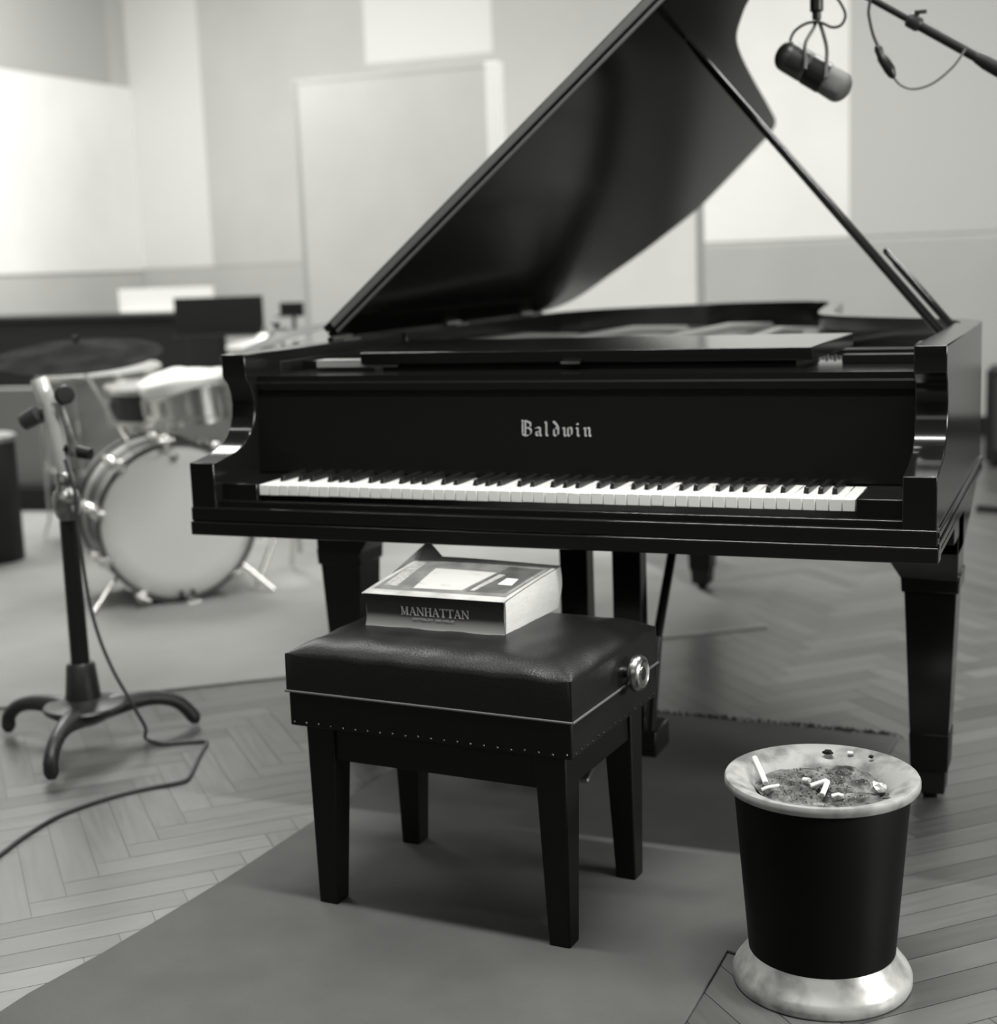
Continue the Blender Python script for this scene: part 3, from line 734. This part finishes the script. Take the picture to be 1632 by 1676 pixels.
for k in range(9): gm.torus(r*.995, .0009, at=tuple(md*(-.062+.0045*k)), ax=md, n=40, m=6)
part('grille_ribs', gm, MICD, mic, smooth=60)
# yoke
top = Vector((.385, YM, 1.702)) - mc
yk = M()
for off, tz in ((Vector((-.012,-.036,.0)), -.002), (Vector((.033,-.02,-.012)), .02)):
    a_ = off + Vector((0,0,.02)); yk.tube(smoothline([a_, a_+Vector((0,.006,.04)), top+Vector((off.x*.35, off.y*.3, -.03)), top+Vector((0,0,-.004))], 5), .0042, 8)
yk.tube([Vector((-.012,-.040,.002)), Vector((-.012,-.036,.03))], .006, 8).tube([Vector((.033,-.03,-.02)), Vector((.033,-.022,.012))], .006, 8)
part('yoke', yk, mat('dull_yoke_steel', .12, rough=.45, metal=.8), mic, smooth=60)
part('swivel', M().lathe([(.007,-.012),(.010,-.010),(.010,.004),(.015,.008),(.015,.065),(.010,.070),(.010,.105),(0,.105)], 24, at=tuple(top)), MICD, mic, smooth=40)
cb = smoothline([(-.055,-.005,.062),(-.042,-.008,.090),(-.012,-.012,.106),(.020,-.014,.104),(.045,-.012,.092),(.066,-.012,.096),(.074,-.010,.118),(.060,-.006,.148),(.040,-.004,.172),(.030,0,.205)], 6)
part('cable', M().tube(cb, .0032, 8), RUBBER, mic, smooth=60)
part('cable_plug', M().tube([(-.062,-.004,.036),(-.060,-.004,.046),(-.053,-.005,.064)], [.007,.0075,.004], 12), MICD, mic, smooth=50)
# boom stand: boom runs down to the right to a stand outside the picture
b0 = Vector((.33, YM, 1.838)); bdv = Vector((.266, 0, -.170)).normalized()
bl = lambda t: b0 + bdv*t
bs = thing('microphone_boom', 'dark telescopic microphone boom slanting down to the right above the piano', 'microphone stand', (1.62, YM, 0))
rb = Vector((1.62, YM, 0))
tE = (1.62-.33)/bdv.x
part('boom_tube', M().tube([bl(0)-rb, bl(.33)-rb], .0085, 16), BLACKP, bs, smooth=50)
part('boom_outer_tube', M().tube([bl(.32)-rb, bl(tE+.25)-rb], .0115, 16), BLACKP, bs, smooth=50)
part('boom_sleeve', M().tube([bl(.478)-rb, bl(.484)-rb, bl(.505)-rb, bl(.56)-rb, bl(.60)-rb], [.0115,.0135,.0165,.0175,.0175], 18), BLACKP, bs, smooth=50)
kc = bl(.318)-rb
part('boom_clamp', M().tube([kc-bdv*.014, kc-bdv*.010, kc+bdv*.014, kc+bdv*.02], [.012,.0165,.0165,.012], 14), CAST, bs, smooth=40)
part('wing_screw', M().tube([kc, kc+Vector((.012,-.006,.020))], .006, 8).box(kc.x+.004,kc.x+.030,kc.y-.010,kc.y-.004,kc.z+.014,kc.z+.022), CAST, bs)
h_ = bl(tE).z
part('stand_pole', M().tube([(0,0,.05),(0,0,h_)], .013, 16), BLACKP, bs, smooth=50)
part('pivot', M().tube([(0,-.02,h_),(0,.03,h_)], .026, 20), CAST, bs, smooth=40)
part('stand_base', M().lathe([(.16,0),(.16,.018),(.05,.045),(.02,.06),(.02,.12),(0,.12)], 40), CAST, bs, smooth=40)
# cable and connector hanging from the boom
z0 = bl(.105)
cp = [(z0.x-.01,YM-.014,z0.z-.02),(.498,YM-.014,1.735),(.503,YM-.014,1.69),(.513,YM-.014,1.645),(.528,YM-.014,1.61)]
cp2 = [(.556,YM-.014,1.552),(.575,YM-.014,1.530),(.605,YM-.012,1.520),(.645,YM-.012,1.530),(.685,YM-.013,1.560),(.705,YM-.013,1.586),(.712,YM-.010,1.598)]
bc_ = thing('boom_cable', 'thin cable with an inline connector drooping below the boom', 'cable', (.5, YM, 1.6)); ro = Vector((.5, YM, 1.6))
part('cable_run', M().tube([p-ro for p in smoothline(cp, 6)], .0034, 8), RUBBER, bc_, smooth=60)
part('cable_run', M().tube([p-ro for p in smoothline(cp2, 6)], .0026, 8), mat('grey_cable', .09, rough=.6), bc_, smooth=60)
part('connector', M().tube([Vector(p)-ro for p in ((.522,YM-.014,1.620),(.525,YM-.014,1.612),(.531,YM-.014,1.598),(.533,YM-.014,1.594),(.550,YM-.014,1.566),(.556,YM-.014,1.553),(.560,YM-.014,1.547)) ], [.006,.0095,.0095,.012,.0125,.009,.004], 14), MICD, bc_, smooth=40)

# ------------------------------------------------------------------ microphone stand at left
mx, my = -1.348, .300
ms = thing('microphone_stand', 'dark floor stand with three curved cast feet in front of the bass drum', 'microphone stand', (mx, my, 0))
part('hub', M().lathe([(.030,.060),(.056,.072),(.098,.100),(.103,.108),(.098,.114),(.060,.122),(.044,.130),(.044,.134),(.036,.215),(.030,.222),(0,.222)], 48), CAST, ms, smooth=35)
for fx, fy_ in ((-1.618,.322),(-1.258,.047),(-1.170,.520)):
    dv = Vector((fx-mx, fy_-my, 0)); Lf = dv.length; dv.normalize()
    pr = [(.03,.088,.026),(.09,.098,.024),(.15,.100,.019),(.195,.094,.0165),(.235,.078,.0160),(.262,.052,.0160),(Lf-.004,.026,.0165),(Lf-.002,.010,.009)]
    pl = smoothline([dv*a_+Vector((0,0,b_)) for a_, b_, c_ in pr], 4); n_ = len(pl)
    rs = []
    for i in range(n_):
        q = i/(n_-1)*(len(pr)-1); k = min(int(q), len(pr)-2); rs.append(1.12*(pr[k][2]*(1-q+k)+pr[k+1][2]*(q-k)))
    part('foot', M().tube(pl, rs, 14), CAST, ms, smooth=60)
part('pole', M().tube([(0,0,.21),(0,0,.615)], [.0235,.021], 24), BLACKP, ms, smooth=50)
part('clutch', M().lathe([(.021,.585),(.030,.60),(.033,.615),(.034,.640),(.030,.655),(.022,.662),(.020,.675),(.024,.680),(.022,.70),(.016,.706),(0,.706)], 30), DCHROME, ms, smooth=40)
part('clutch_knob', M().tube([(.02,-.02,.635),(.052,-.03,.635)], .008, 10), DCHROME, ms, smooth=50)
part('upper_tube', M().tube([(.002,0,.70),(-.012,0,.79),(-.026,0,.875)], [.017,.021,.019], 18), mat('pale_tube_finish', .55, rough=.35, metal=.2), ms, smooth=50)
part('side_bracket', M().tube([(.036,.0,.745),(.030,0,.79),(.012,0,.85),(.004,0,.875)], [.013,.009,.009,.007], 12).lathe([(0,.012),(.012,.008),(.012,-.008),(0,-.012)], 14, at=(.034,0,.752), ax=(1,0,.2)), DCHROME, ms, smooth=40)
part('tilt_knob', M().lathe([(0,.012),(.020,.012),(.024,.006),(.024,-.010),(.012,-.014),(.008,-.03)], 24, at=(.026,-.005,.895), ax=(.75,-.6,.1)), BLACKP, ms, smooth=40)
part('tilt_knob', M().tube([(-.020,0,.862),(-.050,-.005,.850),(-.055,-.005,.848),(-.098,-.010,.828)], [.008,.012,.024,.022], 16), mat('dull_dark_metal', .08, rough=.35, metal=.5), ms, smooth=40)
part('tilt_knob', M().tube([(.01,0,.765),(.05,.01,.752),(.075,.012,.748)], [.01,.016,.014], 14), BLACKP, ms, smooth=40)
m2 = thing('stand_microphone', 'bright slim microphone tilted on top of the left floor stand', 'microphone', (mx-.026, my, .868))
part('microphone_body', M().tube([(0,0,0),(-.006,0,.010),(-.024,-.002,.065)], [.015,.021,.021], 20), mat('bright_mic_shell', .80, rough=.25, metal=.35), m2, smooth=40)
part('microphone_cap', M().tube([(-.024,-.002,.065),(-.0255,-.002,.070)], [.020,.018], 20), MICW, m2, smooth=40)
cpts = [(-1.318,.27,.74),(-1.297,.27,.66),(-1.297,.27,.578),(-1.292,.27,.517),(-1.287,.27,.441),(-1.277,.27,.365),(-1.257,.27,.288),(-1.228,.272,.215),(-1.205,.285,.155),(-1.196,.31,.10),(-1.205,.352,.045),(-1.222,.370,.012)]
cpts += [(x, y, .0048) for x, y in ((-1.195,.368),(-1.158,.363),(-1.10,.395),(-1.067,.408),(-1.053,.388),(-1.013,.294),(-.957,.170),(-.957,.130),(-1.009,.074),(-1.049,.013),(-1.079,-.06),(-1.097,-.143),(-1.090,-.256),(-1.073,-.348),(-1.063,-.432),(-1.05,-.62))]
o = part('microphone_cable', M().tube(smoothline(cpts, 5), .0045, 8), mat('dark_cable', .05, rough=.6), smooth=60)
tag(o, 'dark cable running from the left floor stand across the parquet', 'cable')

# ------------------------------------------------------------------ drum kit
HEADG = mat('grey_drum_head', .26, rough=.5)
HEAD = mat('translucent_drum_head', .76, rough=.3, coat=.3)
SHELL = mat('silver_shell_finish', .48, rough=.35, metal=.4, coat=.5)
SHELL2 = mat('dark_shell_stripe', .02, rough=.3)
HOOP = mat('dark_hoop', .09, rough=.25, metal=.3)
bc = Vector((-2.03, 1.75, .302)); ab = radians(138)
bd_ = thing('bass_drum', 'large bass drum with a plain pale head facing the camera', 'drum', (bc.x, bc.y, .008), 0)
A = Vector((cos(ab), sin(ab), 0)); side = Vector((-A.y, A.x, 0)); UPV = Vector((0,0,1))
o0 = Vector((0,0,.294)); Rb = .279
part('shell', M().lathe([(Rb,.03),(Rb,.36)], 72, at=o0, ax=A), SHELL, bd_, smooth=40)
part('shell_stripe', M().lathe([(Rb+.001,.11),(Rb+.0015,.112),(Rb+.0015,.235),(Rb+.001,.238)], 72, at=o0, ax=A), SHELL2, bd_, smooth=40)
part('front_head', M().lathe([(0,.004),(.20,.004),(Rb-.004,.008),(Rb+.001,.014)], 72, at=o0, ax=A), HEAD, bd_, smooth=60)
for zz, nm in ((.0, 'front_hoop'), (.345, 'rear_hoop')):
    part(nm, M().lathe([(Rb-.004,zz),(Rb+.011,zz),(Rb+.011,zz+.038),(Rb+.004,zz+.038),(Rb+.004,zz+.006),(Rb-.004,zz+.006)], 72, at=o0, ax=A, closed=True), HOOP, bd_, smooth=40)
for k in range(10):
    t = 2*pi*(k+.35)/10; rd = side*cos(t)+UPV*sin(t)
    q = o0 + rd*(Rb+.018)
    cl = part('tension_claw', M().tube([q-A*.014, q-A*.010, q+A*.022, q+A*.026], [.014,.020,.020,.012], 10).tube([q-A*.020, q-A*.012-rd*.026], .011, 8), CHROME, bd_, smooth=40)
    part('tension_rod', M().tube([q-A*.028, q+A*.12], .006, 8).tube([q-A*.032+rd.cross(A)*.026, q-A*.032-rd.cross(A)*.026], .0065, 8), CHROME, cl, smooth=50)
    part('lug', M().tube([o0+rd*(Rb+.002)+A*.115, o0+rd*(Rb+.016)+A*.13, o0+rd*(Rb+.016)+A*.21, o0+rd*(Rb+.002)+A*.225], [.012,.018,.018,.012], 10), CHROME, bd_, smooth=50)
# wide T clamp at upper right of the hoop and pedal clamp at bottom
rd = side*cos(radians(128-180+0))
part('spur', M().tube([o0+side*.215+A*.05-UPV*.17, o0+side*.33-A*.015-UPV*.29], .0075, 10), CHROME, bd_, smooth=50)
part('spur', M().tube([o0-side*.215+A*.05-UPV*.17, o0-side*.33-A*.015-UPV*.29], .0075, 10), CHROME, bd_, smooth=50)
part('hoop_clamp', M().tube([o0-UPV*(Rb-.03)-A*.012-side*.03, o0-UPV*(Rb+.004)-A*.02-side*.03], .008, 8).tube([o0-UPV*(Rb-.03)-A*.012+side*.012, o0-UPV*(Rb+.004)-A*.02+side*.012], .008, 8), BLACKP, bd_)
part('tom_mount', M().tube([o0+UPV*(Rb-.01)+A*.17, o0+UPV*(Rb+.06)+A*.17], .016, 12).tube([o0+UPV*(Rb+.05)+A*.17-side*.05, o0+UPV*(Rb+.05)+A*.17+side*.05], .011, 10), CHROME, bd_, smooth=50)
part('muffler_knob', M().lathe([(0,.004),(.012,.002),(.014,-.006),(0,-.012)], 16, at=o0+UPV*.235-side*.0, ax=A), DCHROME, bd_, smooth=50)

def drum(name, label, at, R, H, tilt, shellm, headm, nl=8, legs=None, zbase=0, cloth=False):
    t = thing(name, label, 'drum', (at[0], at[1], zbase)); a_ = Vector(tilt).normalized(); c0 = Vector((0,0,at[2]-zbase))
    part('shell', M().lathe([(R-.004,0),(R-.004,-H)], 56, at=c0, ax=a_), shellm, t, smooth=40)
    part('top_head', M().lathe([(0,.002),(R-.006,.002),(R-.003,-.004)], 56, at=c0, ax=a_), headm, t, smooth=60)
    for z_ in (-.012, -H+.002):
        part('hoop', M().lathe([(R-.004,z_),(R+.006,z_),(R+.006,z_+.022),(R+.001,z_+.022),(R-.003,z_+.018)], 56, at=c0, ax=a_, closed=True), CHROME, t, smooth=40)
    q = Vector((0,0,1)).rotation_difference(a_)
    for k in range(nl):
        th = 2*pi*(k+.3)/nl; rr_ = q @ Vector((cos(th), sin(th), 0))
        lg = part('lug', M().tube([c0+rr_*(R+.008)-a_*(H*.5-.028), c0+rr_*(R+.008)-a_*(H*.5+.028)], .010, 10), CHROME, t, smooth=50)
        part('tension_rod', M().tube([c0+rr_*(R+.010)+a_*.012, c0+rr_*(R+.010)-a_*(H+.004)], .0038, 8), CHROME, lg, smooth=50)
    return t, c0, a_
sn, c0, a_ = drum('mounted_tom', 'chrome tom mounted above the bass drum with a white cloth on top', (-2.11,2.0,.778), .170, .135, (-.03,-.10,1), CHROME, HEAD, 10, zbase=.60)
part('mount_rod', M().tube([c0-a_*.12, Vector((-.07,-.03,.01)), Vector((-.05,-.06,-.015))], .012, 10).tube([c0-a_*.139, c0-a_*.145], .05, 20), CHROME, sn, smooth=40)
# cloth
m = M(); na = 64; random.seed(5); V = []
for j in range(9):
    for k in range(na):
        t = 2*pi*k/na; rr_ = [.0,.05,.10,.15,.178,.186,.187,.188,.189][j]
        dz = [.012,.012,.010,.009,.005,-.006,-.018,-.028,-.038][j]
        dz *= 1
        fold = .006*sin(9*t+1)*max(0, j-3)/5; hang = 1+.5*sin(3*t+.6)
        z = dz if j < 5 else dz*hang*.8
        z += .010*sin(2.3*t+2)*rr_/.19*(j < 6) + .007*cos(5*t)*(j in (2,3))
        V.append((rr_*cos(t)*(1+fold*5), rr_*sin(t)*(1+fold*5), z))
m.add(V, [(j*na+k, j*na+(k+1) % na, (j+1)*na+(k+1) % na, (j+1)*na+k) for j in range(8) for k in range(na)])
m.f.append(tuple(range(na)))
o = part('cloth', m, WHITE, smooth=70, loc=(-2.11, 2.0, .796)); o.rotation_euler = (.09, -.03, 0)
sd = o.modifiers.new('thick', 'SOLIDIFY'); sd.thickness = .004; sd.offset = 1
tag(o, 'white cloth draped over the chrome tom above the bass drum', 'cloth')
GREYSH = mat('grey_shell_finish', .26, rough=.3, coat=.4, var=.15, vscale=10)
DKSH = mat('dark_shell_finish', .022, rough=.3, coat=.4)
tm, c0, a_ = drum('snare_drum', 'shallow dark drum on a chrome stand just left of the cloth-covered tom', (-2.53,2.32,.738), .158, .14, (.03,-.08,1), DKSH, HEADG, 5, zbase=.008)
part('stand_basket', M().tube([c0-a_*.145+Vector((-.13,0,0)), c0-a_*.22, c0-a_*.145+Vector((.13,0,.0))], .007, 8).tube([c0-a_*.145+Vector((0,.13,0)), c0-a_*.22], .007, 8), CHROME, tm, smooth=40)
part('stand_post', M().tube([c0-a_*.21, Vector((0,0,.16))], .011, 12), CHROME, tm, smooth=40)
for k in range(3):
    t = radians(20+120*k); part('stand_leg', M().tube([Vector((0,0,.30)), Vector((.22*cos(t),.22*sin(t),.008))], .008, 8), CHROME, tm, smooth=40)
ft, c0, a_ = drum('floor_tom', 'large grey floor tom under the dark cymbal at left', (-3.12,2.80,.765), .265, .42, (.02,-.06,1), GREYSH, HEADG, 8, zbase=.008)
for k in range(3):
    t = radians(200+120*k); x_, y_ = .28*cos(t), .28*sin(t)
    part('leg', M().tube([(x_, y_, .5), (x_, y_, .10), (x_*1.12, y_*1.12, .006)], .006, 8), CHROME, ft, smooth=40)
# cymbals
CYD = mat('dark_cymbal_bronze', .035, rough=.8, metal=.0, spec=.0, var=.3, vscale=9)
CYP = mat('pale_cymbal_bronze', .40, rough=.45, metal=.5)
CYL = mat('grey_cymbal_bronze', .07, rough=.5, metal=.0, spec=.25, var=.25, vscale=9)
def cymbal(name, label, at, R, nrm, mt, base, rod0, zb=0.0):
    t = thing(name, label, 'cymbal', (base[0], base[1], zb)); n_ = Vector(nrm).normalized(); c_ = Vector(at)-Vector((base[0], base[1], zb))
    part('cymbal_disc', M().lathe([(.006,.020),(R*.10,.018),(R*.16,.010),(R*.20,.0),(R*.6,-.010),(R,-.024),(R,-.0255),(R*.6,-.0115),(R*.2,-.0015),(.006,.0185)], 72, at=c_, ax=n_, closed=True), mt, t, smooth=60)
    part('wing_nut', M().lathe([(.004,.04),(.009,.036),(.009,.024),(.012,.020),(0,.019)], 14, at=c_, ax=n_).tube([c_+n_*.036+Vector((-.018,0,.004)), c_+n_*.034, c_+n_*.036+Vector((.018,0,.004))], .004, 6), BLACKP, t)
    rb0 = Vector(rod0)-Vector((base[0], base[1], zb))
    part('stand_rod', M().tube([c_+n_*.03, c_-n_*.05, rb0], .0065, 10), CHROME, t, smooth=50)
    return t, rb0
ct_, r0 = cymbal('dark_cymbal', 'large dark cymbal on a thin rod at far left, held over the floor tom', (-2.12,1.38,.945), .275, (.07,-.15,1), CYD, (-2.12,1.38), (-2.33,1.89,.578), .578)
c2_, r0 = cymbal('ride_cymbal', 'grey cymbal tilted to the left just past the piano corner', (-1.73,2.02,.950), .225, (-.24,-.12,1), CYL, (-1.80,2.20), (-1.80,2.19,.78), .0085)
part('stand_tube', M().tube([r0, Vector((0,0,.10))], .011, 12), CHROME, c2_, smooth=50)
for k in range(3):
    t = radians(250+120*k); part('stand_leg', M().tube([Vector((0,0,.33)), Vector((.13*cos(t),.13*sin(t),.17)), Vector((.22*cos(t),.22*sin(t),.015))], .010, 8), CHROME, c2_, smooth=50)
hh = thing('hi_hat', 'pair of small pale cymbals on a stand behind the cloth-covered tom', 'cymbal', (-2.33,2.92,.0085))
for dz, sg in ((0,1),(-.035,-1)):
    part('cymbal_disc', M().lathe([(.006,.020*sg),(.03,.016*sg),(.045,0),(.17,-.016*sg),(.17,-.0175*sg),(.045,-.0015),(.006,.0185*sg)], 56, at=(0,0,.885+dz), ax=(-.05,-.12,1), closed=True), CYP, hh, smooth=60)
part('stand_tube', M().tube([(0,0,.03),(0,0,.93)], .009, 10), CHROME, hh, smooth=50)
for k in range(3):
    t = radians(20+120*k); part('stand_leg', M().tube([Vector((0,0,.32)), Vector((.26*cos(t),.26*sin(t),.015))], .008, 8), CHROME, hh, smooth=50)
part('stand_collar', M().lathe([(.012,.28),(.022,.29),(.022,.34),(.012,.35)], 20), CHROME, c2_, smooth=50)

# ------------------------------------------------------------------ far left: bin, cabinets, music stands
bn2 = thing('cylinder_ashtray', 'tall black cylindrical ashtray with a pale rim at the left edge', 'ashtray', (-3.33,2.25,.0085))
part('body', M().lathe([(.135,0),(.135,.50),(.13,.51)], 48), BLACKP, bn2, smooth=40)
part('rim', M().lathe([(.10,.50),(.135,.505),(.142,.515),(.142,.528),(.13,.535),(.10,.525),(0,.52)], 48), ALU, bn2, smooth=40)
GOBO = mat('grey_gobo_cloth', .20, rough=.9, bump=.2)
def gobo(loc, wx, h, rz, label, m=GOBO):
    t = thing('low_baffle', label, 'baffle', loc, rz)
    part('panel', M().box(-wx/2+.03, wx/2-.03, -.05, .05, .12, h), m, t, bevel=.004)
    part('frame', M().box(-wx/2, -wx/2+.03, -.055, .055, .03, h+.01).box(wx/2-.03, wx/2, -.055, .055, .03, h+.01), BLACKP, t, bevel=.003)
    part('base', M().box(-wx/2, wx/2, -.14, .14, .0, .12), BLACKP, t, bevel=.006)
gobo((-4.13,3.50,.0085), .74, .62, radians(8), 'low grey baffle with a black base behind the left cymbal')
gobo((-3.33,3.62,.0085), .80, .56, radians(5), 'low grey baffle behind the floor tom')
# long black keyboard instrument / cabinet
cbn = thing('long_black_cabinet', 'long low black cabinet standing against the far left behind the drums', 'cabinet', (-4.87,4.85,0), radians(0))
part('body', M().box(-.80, .94, -.14, .28, .10, .925), BLACKP, cbn, bevel=.006)
part('top_board', M().box(-.83, .97, -.17, .30, .925, .953), BLACKP, cbn, bevel=.004)
for sx in (-.70, .84):
    part('leg', M().box(sx-.03, sx+.03, -.10, .22, 0, .10), BLACKP, cbn, bevel=.003)
def mstand(loc, w_, h_, ztop, rz, deskm, label, sheet=None):
    t = thing('music_stand', label, 'music stand', loc, rz)
    zc = ztop-h_/2
    part('desk', M().box(-w_/2, w_/2, -.012, .0, zc-h_/2, zc+h_/2).box(-w_/2, w_/2, -.07, 0, zc-h_/2-.008, zc-h_/2), deskm, t, bevel=.002)
    part('pole', M().tube([(0,.02,.05),(0,.012,zc)], .010, 10), BLACKP, t, smooth=50)
    for k in range(3):
        a_ = radians(30+120*k); part('foot', M().tube([Vector((0,.02,.12)), Vector((.2*cos(a_),.02+.2*sin(a_),.012))], .008, 8), BLACKP, t, smooth=50)
mstand((-3.375,4.2,0), .52, .20, 1.048, radians(6), BLACKP, 'black music stand desk behind the drum kit, nearest the piano lid')
mstand((-2.77,3.93,.0085), .13, .063, 1.006, radians(4), BLACKP, 'small black stand top just left of the free-standing screen')
mstand((-4.53,5.4,0), .68, .165, 1.092, radians(5), mat('white_stand_board', .72, rough=.7), 'white board on a stand behind the long black cabinet')
sp_ = thing('amplifier_cabinet', 'dark amplifier cabinet at the far right edge behind the piano', 'cabinet', (.78,5.75,0))
part('body', M().box(-.33, .33, -.2, .2, .03, .52), BLACKP, sp_, bevel=.008)
part('grille_cloth', M().box(-.29, .29, -.206, -.2, .09, .48), mat('dark_grille_cloth', .03, rough=.95, bump=.4, bscale=400), sp_)
part('feet', M().box(-.30,-.25,-.17,.17,0,.03).box(.25,.30,-.17,.17,0,.03), RUBBER, sp_)
o = part('floor_batten', M().box(-.75, .75, -.018, .018, 0, .03), BLACKP, bevel=.003, loc=(1.22,3.92,0)); o.rotation_euler = (0,0,radians(-20))
tag(o, 'dark wooden batten lying on the parquet behind the piano at right', 'batten')
